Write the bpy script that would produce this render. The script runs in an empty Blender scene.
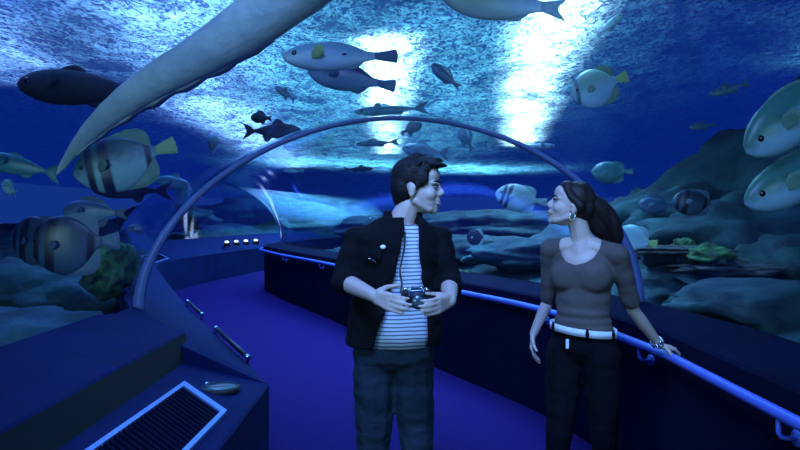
import bpy, bmesh, math, random
from mathutils import Vector, Matrix, noise, Euler
random.seed(7)
R = math.radians
sc = bpy.context.scene
COL = sc.collection
V = Vector
F_PX, CAM_H, HOR = 620.0, 1.52, 215.0

def P(px, py, D):
    return V(((px-400)/F_PX*D, D, CAM_H-(py-HOR)/F_PX*D))

# ------------------------------------------------------------------ materials
def new_mat(name):
    m = bpy.data.materials.new(name); m.use_nodes = True
    nt = m.node_tree
    return m, nt, nt.nodes['Principled BSDF'], nt.nodes['Material Output']

def N(nt, t, **kw):
    n = nt.nodes.new(t)
    for k, v in kw.items():
        if k in n.inputs: n.inputs[k].default_value = v
        else: setattr(n, k, v)
    return n

def mat(name, col, rough=.6, metal=0, nscale=0, namt=.25, bump=0, bscale=40, col2=None, spec=.5, trans=0):
    m, nt, b, out = new_mat(name)
    b.inputs['Base Color'].default_value = (*col, 1)
    b.inputs['Roughness'].default_value = rough
    b.inputs['Metallic'].default_value = metal
    b.inputs['Specular IOR Level'].default_value = spec
    tc = N(nt, 'ShaderNodeTexCoord')
    if nscale:
        no = N(nt, 'ShaderNodeTexNoise', Scale=nscale, Detail=4)
        nt.links.new(tc.outputs['Object'], no.inputs['Vector'])
        cr = N(nt, 'ShaderNodeValToRGB')
        c2 = col2 or tuple(c*(1-namt) for c in col)
        cr.color_ramp.elements[0].position = .35; cr.color_ramp.elements[1].position = .65
        cr.color_ramp.elements[0].color = (*c2, 1); cr.color_ramp.elements[1].color = (*col, 1)
        nt.links.new(no.outputs['Fac'], cr.inputs['Fac'])
        nt.links.new(cr.outputs['Color'], b.inputs['Base Color'])
    if bump:
        bn = N(nt, 'ShaderNodeTexNoise', Scale=bscale, Detail=5)
        nt.links.new(tc.outputs['Object'], bn.inputs['Vector'])
        bp = N(nt, 'ShaderNodeBump', Strength=bump, Distance=.02)
        nt.links.new(bn.outputs['Fac'], bp.inputs['Height'])
        nt.links.new(bp.outputs['Normal'], b.inputs['Normal'])
    return m

def emit(name, col, s):
    m, nt, b, out = new_mat(name)
    b.inputs['Base Color'].default_value = (*col, 1)
    b.inputs['Emission Color'].default_value = (*col, 1)
    b.inputs['Emission Strength'].default_value = s
    return m

def stripes_mat(name, c1, c2, axis, scale, width=.5, rough=.7, distort=0.0):
    """bands across an object axis, object coordinates (period = 1/scale metres)"""
    m, nt, b, out = new_mat(name)
    b.inputs['Roughness'].default_value = rough
    tc = N(nt, 'ShaderNodeTexCoord'); sx = N(nt, 'ShaderNodeSeparateXYZ')
    vec = tc.outputs['Object']
    if distort:
        no = N(nt, 'ShaderNodeTexNoise', Scale=6.0)
        mx = N(nt, 'ShaderNodeVectorMath', operation='SCALE'); mx.inputs['Scale'].default_value = distort
        ad = N(nt, 'ShaderNodeVectorMath', operation='ADD')
        nt.links.new(vec, no.inputs['Vector']); nt.links.new(no.outputs['Color'], mx.inputs[0])
        nt.links.new(vec, ad.inputs[0]); nt.links.new(mx.outputs[0], ad.inputs[1]); vec = ad.outputs[0]
    nt.links.new(vec, sx.inputs[0])
    mu = N(nt, 'ShaderNodeMath', operation='MULTIPLY'); mu.inputs[1].default_value = scale
    fr = N(nt, 'ShaderNodeMath', operation='FRACT')
    lt = N(nt, 'ShaderNodeMath', operation='LESS_THAN'); lt.inputs[1].default_value = width
    mix = N(nt, 'ShaderNodeMix', data_type='RGBA')
    nt.links.new(sx.outputs[axis], mu.inputs[0]); nt.links.new(mu.outputs[0], fr.inputs[0]); nt.links.new(fr.outputs[0], lt.inputs[0])
    nt.links.new(lt.outputs[0], mix.inputs[0])
    mix.inputs[6].default_value = (*c1, 1); mix.inputs[7].default_value = (*c2, 1)
    nt.links.new(mix.outputs[2], b.inputs['Base Color'])
    return m

def fish_mat(name, back, belly, bands=None, band_col=(.01, .012, .02), rough=.4):
    """pigment of a fish: back and belly colour along local Z, dark bands along local X (Generated 0..1)"""
    m, nt, b, out = new_mat(name)
    b.inputs['Roughness'].default_value = rough
    tc = N(nt, 'ShaderNodeTexCoord'); sx = N(nt, 'ShaderNodeSeparateXYZ')
    nt.links.new(tc.outputs['Generated'], sx.inputs[0])
    no = N(nt, 'ShaderNodeTexNoise', Scale=9.0, Detail=3)
    nt.links.new(tc.outputs['Generated'], no.inputs['Vector'])
    ad = N(nt, 'ShaderNodeMath', operation='MULTIPLY_ADD'); ad.inputs[1].default_value = .25
    nt.links.new(no.outputs['Fac'], ad.inputs[0]); nt.links.new(sx.outputs[2], ad.inputs[2])
    cr = N(nt, 'ShaderNodeValToRGB'); cr.color_ramp.interpolation = 'EASE'
    cr.color_ramp.elements[0].position = .5; cr.color_ramp.elements[0].color = (*belly, 1)
    cr.color_ramp.elements[1].position = .85; cr.color_ramp.elements[1].color = (*back, 1)
    nt.links.new(ad.outputs[0], cr.inputs['Fac'])
    src = cr.outputs['Color']
    if bands:
        br = N(nt, 'ShaderNodeValToRGB'); br.color_ramp.elements[0].color = (0, 0, 0, 1)
        br.color_ramp.elements[1].color = (0, 0, 0, 1); br.color_ramp.elements[1].position = 1
        for (a, c) in bands:
            for p, v in ((a-.03, 0), (a, 1), (c, 1), (c+.03, 0)):
                e = br.color_ramp.elements.new(min(max(p, 0.001), .999)); e.color = (v, v, v, 1)
        # bands lean a little with height
        ln = N(nt, 'ShaderNodeMath', operation='MULTIPLY_ADD'); ln.inputs[1].default_value = .10
        nt.links.new(sx.outputs[2], ln.inputs[0]); nt.links.new(sx.outputs[0], ln.inputs[2])
        nt.links.new(ln.outputs[0], br.inputs['Fac'])
        mix = N(nt, 'ShaderNodeMix', data_type='RGBA')
        nt.links.new(br.outputs['Color'], mix.inputs[0]); nt.links.new(src, mix.inputs[6])
        mix.inputs[7].default_value = (*band_col, 1); src = mix.outputs[2]
    nt.links.new(src, b.inputs['Base Color'])
    return m

M = {}
M['skin_man'] = mat('skin_man', (.50, .36, .30), .55, bump=.05, bscale=60)
M['skin_woman'] = mat('skin_woman', (.50, .36, .29), .5, bump=.05, bscale=60)
M['hair'] = mat('hair_black', (.006, .005, .006), .6, bump=.25, bscale=120, spec=.25)
M['hair_brown'] = mat('hair_brown', (.016, .008, .008), .5, bump=.25, bscale=120, spec=.3)
M['jacket'] = mat('jacket_black', (.0045, .0045, .006), .9, bump=.4, bscale=30, spec=.12)
M['shirt'] = stripes_mat('striped_shirt', (.62, .64, .68), (.10, .13, .22), 2, 62, .36, distort=.02)
M['jeans'] = mat('jeans_navy', (.020, .032, .050), .9, nscale=9, namt=.4, bump=.5, bscale=25, spec=.15)
M['trousers'] = mat('trousers_black', (.003, .003, .006), .9, bump=.4, bscale=25, spec=.12)
M['tee'] = mat('tee_taupe', (.095, .072, .064), .9, nscale=6, namt=.2, bump=.35, bscale=18)
M['belt'] = mat('belt_white', (.75, .75, .78), .5, nscale=30, namt=.12)
M['black'] = mat('black_plastic', (.008, .008, .01), .35)
M['shoe'] = mat('shoe_black', (.012, .012, .014), .5)
M['chrome'] = mat('chrome', (.75, .76, .8), .18, 1)
M['white'] = mat('white_plastic', (.8, .8, .82), .4)
M['eye'] = mat('eye_dark', (.006, .006, .007), .1)
M['eyewhite'] = mat('eye_white', (.30, .29, .28), .3)
M['teeth'] = mat('teeth', (.7, .7, .68), .3)
M['lips'] = mat('lips', (.38, .17, .16), .45)
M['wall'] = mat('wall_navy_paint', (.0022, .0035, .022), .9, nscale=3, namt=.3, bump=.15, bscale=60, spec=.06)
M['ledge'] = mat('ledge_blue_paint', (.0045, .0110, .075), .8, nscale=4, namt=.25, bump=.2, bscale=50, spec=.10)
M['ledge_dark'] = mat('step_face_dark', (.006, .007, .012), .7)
M['carpet'] = mat('carpet_violet', (.018, .006, .10), .95, nscale=60, namt=.25, bump=.6, bscale=200, spec=.1)
M['rail'] = mat('rail_blue', (.10, .15, .60), .35, nscale=20, namt=.1)
M['steel_blue'] = mat('steel_frame', (.22, .32, .68), .35, .4)
M['rib'] = mat('rib_sealant', (.11, .15, .36), .4, nscale=10, namt=.2)
M['lens'] = mat('lamp_lens', (.05, .08, .09), .12)
M['lamp'] = emit('lamp_white', (.7, .85, 1), 1.6)
M['sand'] = mat('sand_rock', (.035, .10, .13), .9, nscale=2.6, col2=(.010, .03, .042), bump=1, bscale=9)
M['reef'] = mat('reef_rock', (.010, .056, .060), .9, nscale=3.2, col2=(.003, .014, .022), bump=1, bscale=9)  # some of the teal underwater haze is put into this base colour
M['coral_green'] = mat('coral_green', (.04, .14, .03), .9, nscale=12, col2=(.006, .02, .008), bump=1, bscale=30)
M['coral_brown'] = mat('coral_brown', (.05, .045, .04), .9, nscale=9, col2=(.008, .014, .012), bump=1, bscale=30)
M['coral_teal'] = mat('coral_teal', (.012, .055, .045), .9, nscale=5, col2=(.003, .012, .014), bump=1, bscale=30)

def acrylic(name, power, amt, base):
    m, nt, b, out = new_mat(name)
    nt.nodes.remove(b)
    tr = N(nt, 'ShaderNodeBsdfTransparent'); tr.inputs[0].default_value = (.93, .97, 1, 1)
    gl = N(nt, 'ShaderNodeBsdfGlossy', Roughness=.08); gl.inputs[0].default_value = (.8, .85, 1, 1)
    lw = N(nt, 'ShaderNodeLayerWeight', Blend=.5)
    pw = N(nt, 'ShaderNodeMath', operation='POWER'); pw.inputs[1].default_value = power
    fr = N(nt, 'ShaderNodeMath', operation='MULTIPLY_ADD'); fr.inputs[1].default_value = amt; fr.inputs[2].default_value = base
    nt.links.new(lw.outputs['Facing'], pw.inputs[0]); nt.links.new(pw.outputs[0], fr.inputs[0])
    mix = N(nt, 'ShaderNodeMixShader')
    nt.links.new(fr.outputs[0], mix.inputs[0]); nt.links.new(tr.outputs[0], mix.inputs[1]); nt.links.new(gl.outputs[0], mix.inputs[2])
    nt.links.new(mix.outputs[0], out.inputs['Surface'])
    return m
M['acrylic'] = acrylic('acrylic', 5, .45, .012)
M['acrylic_far'] = acrylic('acrylic_curved', 2.2, .75, .03)

def water():
    m, nt, b, out = new_mat('rippled_water')
    nt.nodes.remove(b)
    tc = N(nt, 'ShaderNodeTexCoord')
    n1 = N(nt, 'ShaderNodeTexNoise', Scale=7.0, Detail=5, Roughness=.7); n1.inputs['Distortion'].default_value = .6
    n2 = N(nt, 'ShaderNodeTexNoise', Scale=1.1, Detail=3, Roughness=.6)
    mp = N(nt, 'ShaderNodeMapping'); mp.inputs['Scale'].default_value = (1.0, .55, 1)
    nt.links.new(tc.outputs['Object'], mp.inputs[0])
    nt.links.new(mp.outputs[0], n1.inputs['Vector']); nt.links.new(mp.outputs[0], n2.inputs['Vector'])
    b2 = N(nt, 'ShaderNodeBump', Strength=1.0, Distance=.35)
    b1 = N(nt, 'ShaderNodeBump', Strength=1.0, Distance=.30)
    nt.links.new(n2.outputs['Fac'], b2.inputs['Height'])
    nt.links.new(n1.outputs['Fac'], b1.inputs['Height']); nt.links.new(b2.outputs[0], b1.inputs['Normal'])
    tl = N(nt, 'ShaderNodeBsdfTranslucent'); tl.inputs[0].default_value = (.42, .80, 1, 1)
    nt.links.new(b1.outputs[0], tl.inputs['Normal'])
    tp = N(nt, 'ShaderNodeBsdfTransparent'); tp.inputs[0].default_value = (.20, .42, .80, 1)
    gl = N(nt, 'ShaderNodeBsdfGlossy', Roughness=.25); gl.inputs[0].default_value = (.5, .7, 1, 1)
    nt.links.new(b1.outputs[0], gl.inputs['Normal'])
    m1 = N(nt, 'ShaderNodeMixShader'); m1.inputs[0].default_value = .62
    m2 = N(nt, 'ShaderNodeMixShader'); m2.inputs[0].default_value = .12
    nt.links.new(tp.outputs[0], m1.inputs[1]); nt.links.new(tl.outputs[0], m1.inputs[2])
    # ripple glints painted by noise, which varies how much lamp light scatters through
    vo = N(nt, 'ShaderNodeTexNoise', Scale=15.0, Detail=3, Roughness=.65); vo.inputs['Distortion'].default_value = 1.6
    big = N(nt, 'ShaderNodeTexNoise', Scale=1.6, Detail=4, Roughness=.7); big.inputs['Distortion'].default_value = 1.0
    nt.links.new(mp.outputs[0], vo.inputs['Vector']); nt.links.new(mp.outputs[0], big.inputs['Vector'])
    mr = N(nt, 'ShaderNodeMapRange'); mr.inputs['From Min'].default_value = .38; mr.inputs['From Max'].default_value = .66
    mr.inputs['To Min'].default_value = .10; mr.inputs['To Max'].default_value = .85
    nt.links.new(vo.outputs['Fac'], mr.inputs['Value'])
    mr2 = N(nt, 'ShaderNodeMapRange'); mr2.inputs['From Min'].default_value = .35; mr2.inputs['From Max'].default_value = .65
    mr2.inputs['To Min'].default_value = .22; mr2.inputs['To Max'].default_value = 1.0
    nt.links.new(big.outputs['Fac'], mr2.inputs['Value'])
    mm = N(nt, 'ShaderNodeMath', operation='MULTIPLY')
    nt.links.new(mr.outputs[0], mm.inputs[0]); nt.links.new(mr2.outputs[0], mm.inputs[1]); nt.links.new(mm.outputs[0], m1.inputs[0])
    nt.links.new(m1.outputs[0], m2.inputs[1]); nt.links.new(gl.outputs[0], m2.inputs[2])
    nt.links.new(m2.outputs[0], out.inputs['Surface'])
    return m
M['water'] = water()

# ------------------------------------------------------------------ helpers
def link(name, me, m=None, parent=None, smooth=True):
    o = bpy.data.objects.new(name, me); COL.objects.link(o)
    if m is not None: me.materials.append(m)
    if parent is not None:
        o.parent = parent
    if smooth:
        for p in me.polygons: p.use_smooth = True
    return o

def obj(name, bm, m=None, parent=None, smooth=True, origin=None):
    bmesh.ops.recalc_face_normals(bm, faces=bm.faces)
    if origin is not None:
        bmesh.ops.translate(bm, verts=bm.verts, vec=-V(origin))
    me = bpy.data.meshes.new(name); bm.to_mesh(me); bm.free()
    o = link(name, me, m, parent, smooth)
    if origin is not None:
        o.location = V(origin)
    return o

def tag(o, label, cat=None, group=None, kind=None):
    o['label'] = label
    if cat: o['category'] = cat
    if group: o['group'] = group
    if kind: o['kind'] = kind
    return o

def empty(name, loc, label, cat, group=None):
    o = bpy.data.objects.new(name, None); COL.objects.link(o); o.location = V(loc)
    o.empty_display_size = .1
    return tag(o, label, cat, group)

def keep(child, parent):
    """parent while keeping a world-placed mesh in place"""
    child.parent = parent
    child.matrix_parent_inverse = Matrix.Translation(-parent.location)
    return child

def box(bm, lo, hi, mtx=None, bevel=0):
    r = bmesh.ops.create_cube(bm, size=1)
    lo, hi = V(lo), V(hi)
    vs = r['verts']
    for v in vs:
        v.co = V(((v.co.x+.5)*(hi.x-lo.x)+lo.x, (v.co.y+.5)*(hi.y-lo.y)+lo.y, (v.co.z+.5)*(hi.z-lo.z)+lo.z))
    if bevel:
        es = list({e for v in vs for e in v.link_edges})
        rb = bmesh.ops.bevel(bm, geom=es, offset=bevel, segments=2, affect='EDGES', profile=.6)
        vs = list({v for f in rb['faces'] for v in f.verts} | {v for v in vs if v.is_valid})
    if mtx is not None:
        for v in vs: v.co = mtx @ v.co
    return vs

def tube(bm, pts, r, seg=12, caps=True):
    """tube along pts; r number or list"""
    pts = [V(p) for p in pts]; n = len(pts)
    rs = r if isinstance(r, (list, tuple)) else [r]*n
    rings = []; up = V((0, 0, 1))
    for i, p in enumerate(pts):
        t = (pts[min(i+1, n-1)]-pts[max(i-1, 0)]).normalized()
        a = up.cross(t)
        if a.length < .1: a = V((1, 0, 0)).cross(t)
        a.normalize(); b = t.cross(a)
        rings.append([bm.verts.new(p+(a*math.cos(k*2*math.pi/seg)+b*math.sin(k*2*math.pi/seg))*rs[i]) for k in range(seg)])
    for i in range(n-1):
        for k in range(seg):
            bm.faces.new((rings[i][k], rings[i][(k+1) % seg], rings[i+1][(k+1) % seg], rings[i+1][k]))
    if caps:
        bm.faces.new(rings[0][::-1]); bm.faces.new(rings[-1])

def ell(bm, c, r, mtx=None, sub=3):
    rr = bmesh.ops.create_icosphere(bm, subdivisions=sub, radius=1)
    mm = mtx or Matrix.Identity(3)
    for v in rr['verts']:
        v.co = V(c) + mm @ V((v.co.x*r[0], v.co.y*r[1], v.co.z*r[2]))
    return rr['verts']

def cap(bm, p0, r0, p1, r1):
    """tapered capsule"""
    b2 = bmesh.new()
    for p, r in ((p0, r0), (p1, r1)):
        q = bmesh.ops.create_icosphere(b2, subdivisions=2, radius=r)
        for v in q['verts']: v.co += V(p)
    g = bmesh.ops.convex_hull(b2, input=b2.verts)
    bmesh.ops.delete(b2, geom=[v for v in b2.verts if not v.link_faces], context='VERTS')
    me = bpy.data.meshes.new('tmp'); b2.to_mesh(me); b2.free(); bm.from_mesh(me); bpy.data.meshes.remove(me)

def chain(bm, pts, rs):
    for i in range(len(pts)-1): cap(bm, pts[i], rs[i], pts[i+1], rs[i+1])

def fuse(bm, voxel=.006, smooth=5, wrinkle=0, wscale=8, factor=.5):
    """voxel-fuse overlapping closed shapes into one continuous smooth surface"""
    me = bpy.data.meshes.new('tmp'); bm.to_mesh(me); bm.free()
    o = bpy.data.objects.new('tmp', me); COL.objects.link(o)
    md = o.modifiers.new('r', 'REMESH'); md.mode = 'VOXEL'; md.voxel_size = voxel
    if smooth:
        ms = o.modifiers.new('s', 'SMOOTH'); ms.factor = factor; ms.iterations = smooth
    dg = bpy.context.evaluated_depsgraph_get(); dg.update()
    me2 = bpy.data.meshes.new_from_object(o.evaluated_get(dg))
    bpy.data.objects.remove(o); bpy.data.meshes.remove(me)
    out = bmesh.new(); out.from_mesh(me2); bpy.data.meshes.remove(me2)
    if wrinkle:
        out.normal_update()
        for v in out.verts:
            q = v.co*wscale
            v.co += v.normal*wrinkle*(noise.noise(V((q.x, q.y, q.z*2.2)))+.5*noise.noise(q*2.3))
    return out

def plate(bm, pts2, th, mtx):
    """thin fin: outline in (x,z) local, thick at the middle, mapped with mtx"""
    n = len(pts2); cx = sum(p[0] for p in pts2)/n; cz = sum(p[1] for p in pts2)/n
    vo = [bm.verts.new(mtx @ V((p[0], 0, p[1]))) for p in pts2]
    for s in (1, -1):
        inner = [bm.verts.new(mtx @ V((cx+(p[0]-cx)*.6, s*th, cz+(p[1]-cz)*.6))) for p in pts2]
        for i in range(n):
            f = (vo[i], vo[(i+1) % n], inner[(i+1) % n], inner[i])
            bm.faces.new(f if s > 0 else f[::-1])
        bm.faces.new(inner if s > 0 else inner[::-1])

def catmull(pts, k=8):
    out = []
    n = len(pts)
    for i in range(n-1):
        p0 = V(pts[max(i-1, 0)]); p1 = V(pts[i]); p2 = V(pts[i+1]); p3 = V(pts[min(i+2, n-1)])
        for j in range(k):
            t = j/k
            out.append(.5*((2*p1)+(p2-p0)*t+(2*p0-5*p1+4*p2-p3)*t*t+(3*p1-p0-3*p2+p3)*t**3))
    out.append(V(pts[-1]))
    return out

# ------------------------------------------------------------------ tunnel
ELn = [(-.69, -3.5), (-.69, 0), (-.69, 3.25)]
Wn = [(1.42, -3.5), (1.42, 0), (1.41, 3.25)]
ELf = [(-.95, 3.8), (-1.33, 4.55), (-2.1, 6.1), (-3.4, 8.9), (-4.3, 11), (-4.5, 12.6), (-4.15, 15), (-3.6, 17.5), (-2.4, 21)]
Wf = [(1.27, 4.05), (1.02, 4.85), (.33, 6.2), (-1.02, 9.0), (-2.3, 11.5), (-2.85, 13.2), (-2.4, 15.3), (-1.8, 17.3), (-.7, 20.5)]
EL = [V(p) for p in ELn] + catmull(ELf, 5)
W = [V(p) for p in Wn] + catmull(Wf, 5)
ARCH = 3          # index of the joint station
U = [(w-e).normalized() for e, w in zip(EL, W)]
OFFL, OFFR, HL, HR = .65, .33, .97, .95

def sweep(prof_fn, idx, closed=True, caps=True):
    """prof_fn(i) -> list of 3D points at station i"""
    bm = bmesh.new(); rings = []
    for i in idx: rings.append([bm.verts.new(p) for p in prof_fn(i)])
    n = len(rings[0])
    for a, b in zip(rings, rings[1:]):
        for k in range(n if closed else n-1):
            bm.faces.new((a[k], a[(k+1) % n], b[(k+1) % n], b[k]))
    if closed and caps:
        bm.faces.new(rings[0][::-1]); bm.faces.new(rings[-1])
    return bm

def lat(i, base, off, h):
    p = base[i] + U[i]*off
    return V((p.x, p.y, h))

allst = list(range(len(EL)))
# floor
bm = bmesh.new()
rings = []
for i in allst:
    a = lat(i, EL, -.05, 0); b = lat(i, W, .05, 0)
    rings.append([bm.verts.new(a), bm.verts.new(b), bm.verts.new(b-V((0, 0, .1))), bm.verts.new(a-V((0, 0, .1)))])
for a, b in zip(rings, rings[1:]):
    for k in range(4): bm.faces.new((a[k], a[(k+1) % 4], b[(k+1) % 4], b[k]))
bm.faces.new(rings[0][::-1]); bm.faces.new(rings[-1])
tag(obj('floor', bm, M['carpet'], smooth=False), 'violet blue carpet walkway between the two low tunnel walls', kind='structure')

# right wall
bm = sweep(lambda i: [lat(i, W, 0, -.1), lat(i, W, 0, .885), lat(i, W, .015, .90), lat(i, W, OFFR, HR), lat(i, W, OFFR+.1, HR-.02), lat(i, W, OFFR+.1, -.1)], allst)
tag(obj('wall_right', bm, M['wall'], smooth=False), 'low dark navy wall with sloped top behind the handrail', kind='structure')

# left wall, near stretch with a raised step, and far stretch
def near_left(y):
    pr = [(-.69, -.1), (-.69, .62), (-.70, .63), (-1.17, .72), (-1.2, .86), (-1.21, .87), (-1.60, .97), (-1.7, .96), (-1.7, -.1)]
    return [V((x, y, h)) for x, h in pr]
bm = bmesh.new(); rings = []
for y in (-3.5, 0, 2, 3.45):
    rings.append([bm.verts.new(p) for p in near_left(y)])
rings[-1][0].co.y = rings[-1][1].co.y = rings[-1][2].co.y = 3.25
mi = []
for a, b in zip(rings, rings[1:]):
    for k in range(9):
        f = bm.faces.new((a[k], a[(k+1) % 9], b[(k+1) % 9], b[k]))
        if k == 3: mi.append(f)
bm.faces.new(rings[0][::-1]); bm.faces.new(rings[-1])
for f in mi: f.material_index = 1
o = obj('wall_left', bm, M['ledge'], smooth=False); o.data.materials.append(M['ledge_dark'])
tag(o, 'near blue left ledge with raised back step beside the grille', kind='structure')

fs = [2]+list(range(ARCH, len(EL)))
def far_left(i):
    if i == 2:
        a = V((-.69, 3.25)); l = V((-1.60, 3.45))
        return [V((a.x, a.y, -.1)), V((a.x, a.y, .62)), V((a.x-.01, a.y, .63)), V((l.x, l.y, .965)), V((l.x-.03, l.y, .955)), V((l.x-.03, l.y, -.1))]
    return [lat(i, EL, 0, -.1), lat(i, EL, 0, .62), lat(i, EL, -.01, .63), lat(i, EL, -OFFL, HL), lat(i, EL, -OFFL-.03, HL-.01), lat(i, EL, -OFFL-.03, -.1)]
bm = sweep(far_left, fs)
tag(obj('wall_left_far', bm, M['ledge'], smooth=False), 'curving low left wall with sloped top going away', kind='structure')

# acrylic tunnel
def arch_pts(l, r, hl, hr, n=40, rise=1.20, off=0):
    pts = []
    for k in range(n+1):
        a = math.pi*(1-k/n)
        c, s = math.cos(a), math.sin(a)
        e = 2/1.84 if c < 0 else 2/2.0
        cc = math.copysign(abs(c)**(1 if c >= 0 else e), c); ss = s**(e if c < 0 else 1)
        q = l.lerp(r, .5+.5*cc)
        hh = hl+(hr-hl)*(.5+.5*cc)
        q = V((q.x, q.y, hh+ss*rise))
        if off:
            if off < 0: off_ = off*(.35+1.0*(1-ss))
            else: off_ = off
            mid = V(((l.x+r.x)/2, (l.y+r.y)/2, hl)); q = q+(q-mid).normalized()*off_
        pts.append(q)
    return pts
def LR(i):
    if i < ARCH:
        y = EL[i].y
        if i == 2: y = 3.0
        return V((-1.6, y)), V((W[i].x+OFFR, y))
    a = lat(i, EL, -OFFL, 0); b = lat(i, W, OFFR, 0)
    return V((a.x, a.y)), V((b.x, b.y))
def shell(idx, thick=.04):
    def f(i):
        l, r = LR(i)
        return arch_pts(l, r, HL, HR)
    bm = sweep(f, idx, closed=False)
    return bm
o = obj('window_1', shell([0, 1, 2, 3]), M['acrylic']); tag(o, 'clear acrylic tunnel vault over the near walkway', kind='structure')
o = obj('window_2', shell(list(range(ARCH, len(EL)))), M['acrylic_far']); tag(o, 'clear acrylic tunnel vault beyond the joint rib', kind='structure')

# joint rib at the arch: a thin band just inside plus a pale edge seam
def rib(i, w, inner, outer):
    l, r = LR(i); d = V((-(U[i].y), U[i].x, 0))
    A = arch_pts(l, r, HL-.03, HR-.03, off=inner, n=64); B = arch_pts(l, r, HL-.03, HR-.03, off=outer, n=64)
    bm = bmesh.new(); rings = []
    for a, b in zip(A, B):
        rings.append([bm.verts.new(a-d*w), bm.verts.new(b-d*w), bm.verts.new(b+d*w), bm.verts.new(a+d*w)])
    for a, b in zip(rings, rings[1:]):
        for k in range(4): bm.faces.new((a[k], a[(k+1) % 4], b[(k+1) % 4], b[k]))
    bm.faces.new(rings[0][::-1]); bm.faces.new(rings[-1])
    return bm
tag(obj('trim_1', rib(ARCH, .02, -.038, .010), M['rib']), 'curved blue grey joint rib arching over the walkway', kind='structure')

# ------------------------------------------------------------------ handrail
HRZ = .82
rail_pts = [V((W[i].x, W[i].y, 0)) - V((U[i].x, U[i].y, 0))*.075 + V((0, 0, HRZ)) for i in allst]
near = [rail_pts[0], rail_pts[0].lerp(rail_pts[1], .5), rail_pts[1], rail_pts[1].lerp(rail_pts[2], .5), rail_pts[1].lerp(rail_pts[2], .8)]
rpts = near + catmull([rail_pts[2].lerp(rail_pts[1], .05)]+rail_pts[3:29], 4)
hr = empty('handrail', (1.345, 1.5, 0), 'long blue tubular handrail running along the right wall', 'handrail')
bm = bmesh.new(); tube(bm, rpts, .023, 16)
keep(obj('rail', bm, M['rail']), hr)
def rail_at(y):
    for a, b in zip(rpts, rpts[1:]):
        if a.y <= y <= b.y:
            t = (y-a.y)/(b.y-a.y); return a.lerp(b, t), (b-a).normalized()
    return rpts[-1], V((0, 1, 0))
for y in (-.6, .8, 2.18, 3.35, 4.6, 6.0, 7.6, 9.2, 10.8):
    p, t = rail_at(y); n = V((t.y, -t.x, 0)).normalized()
    bm = bmesh.new()
    tube(bm, [p-V((0, 0, .01)), p-V((0, 0, .07)), p-V((0, 0, .085))+n*.01, p-V((0, 0, .09))+n*.03, p-V((0, 0, .09))+n*.068], .009, 10)
    tube(bm, [p-V((0, 0, .09))+n*.062, p-V((0, 0, .09))+n*.074], .03, 16)
    keep(obj('bracket', bm, M['rail']), hr)

# ------------------------------------------------------------------ ledge fittings
def ledge_h(x): return .63+(-.70-x)*(.09/.47)
def vent(name, label, c, dx, dy, quad, slats, group=None):
    """quad: four world corners on the ledge: near-left, near-right, far-right, far-left"""
    q = [V(p) for p in quad]
    ctr = sum(q, V((0, 0, 0)))/4
    e = empty(name, ctr, label, 'vent')
    nrm = (q[1]-q[0]).cross(q[3]-q[0]).normalized()
    def pt(u, v, z): return (q[0].lerp(q[1], u)).lerp(q[3].lerp(q[2], u), v)+nrm*z
    bm = bmesh.new()
    def slab(u0, u1, v0, v1, z0, z1):
        vs = [bm.verts.new(pt(u, v, z)) for z in (z0, z1) for (u, v) in ((u0, v0), (u1, v0), (u1, v1), (u0, v1))]
        for f in ((0, 1, 2, 3), (4, 5, 6, 7), (0, 1, 5, 4), (1, 2, 6, 5), (2, 3, 7, 6), (3, 0, 4, 7)): bm.faces.new([vs[k] for k in f])
    fu, fv = dx, dy
    slab(0, fu, 0, 1, -.01, .018); slab(1-fu, 1, 0, 1, -.01, .018)
    slab(fu, 1-fu, 0, fv, -.01, .018); slab(fu, 1-fu, 1-fv, 1, -.01, .018)
    keep(obj('frame', bm, M['steel_blue'], smooth=False), e)
    bm = bmesh.new()
    slab(fu, 1-fu, fv, 1-fv, .0005, .002)
    keep(obj('dark_backing', bm, M['black'], smooth=False), e)  # flat black sheet stands in for the dark hollow under the slats
    bm = bmesh.new()
    for k in range(slats):
        v = fv+(1-2*fv)*(k+.5)/slats; w = (1-2*fv)/slats*.28
        slab(fu, 1-fu, v-w, v+w, .004, .012)
    keep(obj('grille', bm, M['wall'], smooth=False), e)
    return e
def LP(x, y, dz=0): return (x, y, ledge_h(x)+dz)
vent('floor_vent', 'rectangular ledge vent grille with bright metal frame in the foreground', None, .075, .04,
     [LP(-1.09, 1.75), LP(-.79, 1.55), LP(-.765, 2.72), LP(-1.05, 3.0)], 32)
# far vent panel on the far left wall
iA = ARCH+22
def FP(i, off, dz=0):
    a = lat(i, EL, -off, .63+(off-.01)/(OFFL-.01)*(HL-.63)); a.z += dz; return a
vent('wall_vent', 'small distant vent panel on top of the far left wall', None, .08, .05,
     [FP(ARCH+20, .30), FP(ARCH+20, .06), FP(ARCH+24, .06), FP(ARCH+24, .30)], 12)
# round ledge lamp
p = V(LP(-.885, 3.03))
e = empty('ledge_lamp', p, 'dark glassy round ledge lamp just past the vent grille', 'lamp')
bm = bmesh.new()
ringp = [(0.098, -.012), (0.098, .010), (0.086, .017), (0.080, .012)]
rr = [[bm.verts.new(p+V((r*math.cos(k*math.pi/16), r*.9*math.sin(k*math.pi/16), h))) for k in range(32)] for r, h in ringp]
for a, b in zip(rr, rr[1:]):
    for k in range(32): bm.faces.new((a[k], a[(k+1) % 32], b[(k+1) % 32], b[k]))
bm.faces.new(rr[0][::-1])
keep(obj('bezel', bm, M['ledge_dark']), e)
bm = bmesh.new(); ell(bm, p+V((0, 0, .012)), (.082, .074, .011))
keep(obj('lens', bm, M['lens']), e)
bm = bmesh.new(); ell(bm, p+V((-.078, .042, .018)), (.010, .010, .006))
keep(obj('screw_cap', bm, M['chrome']), e)
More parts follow.
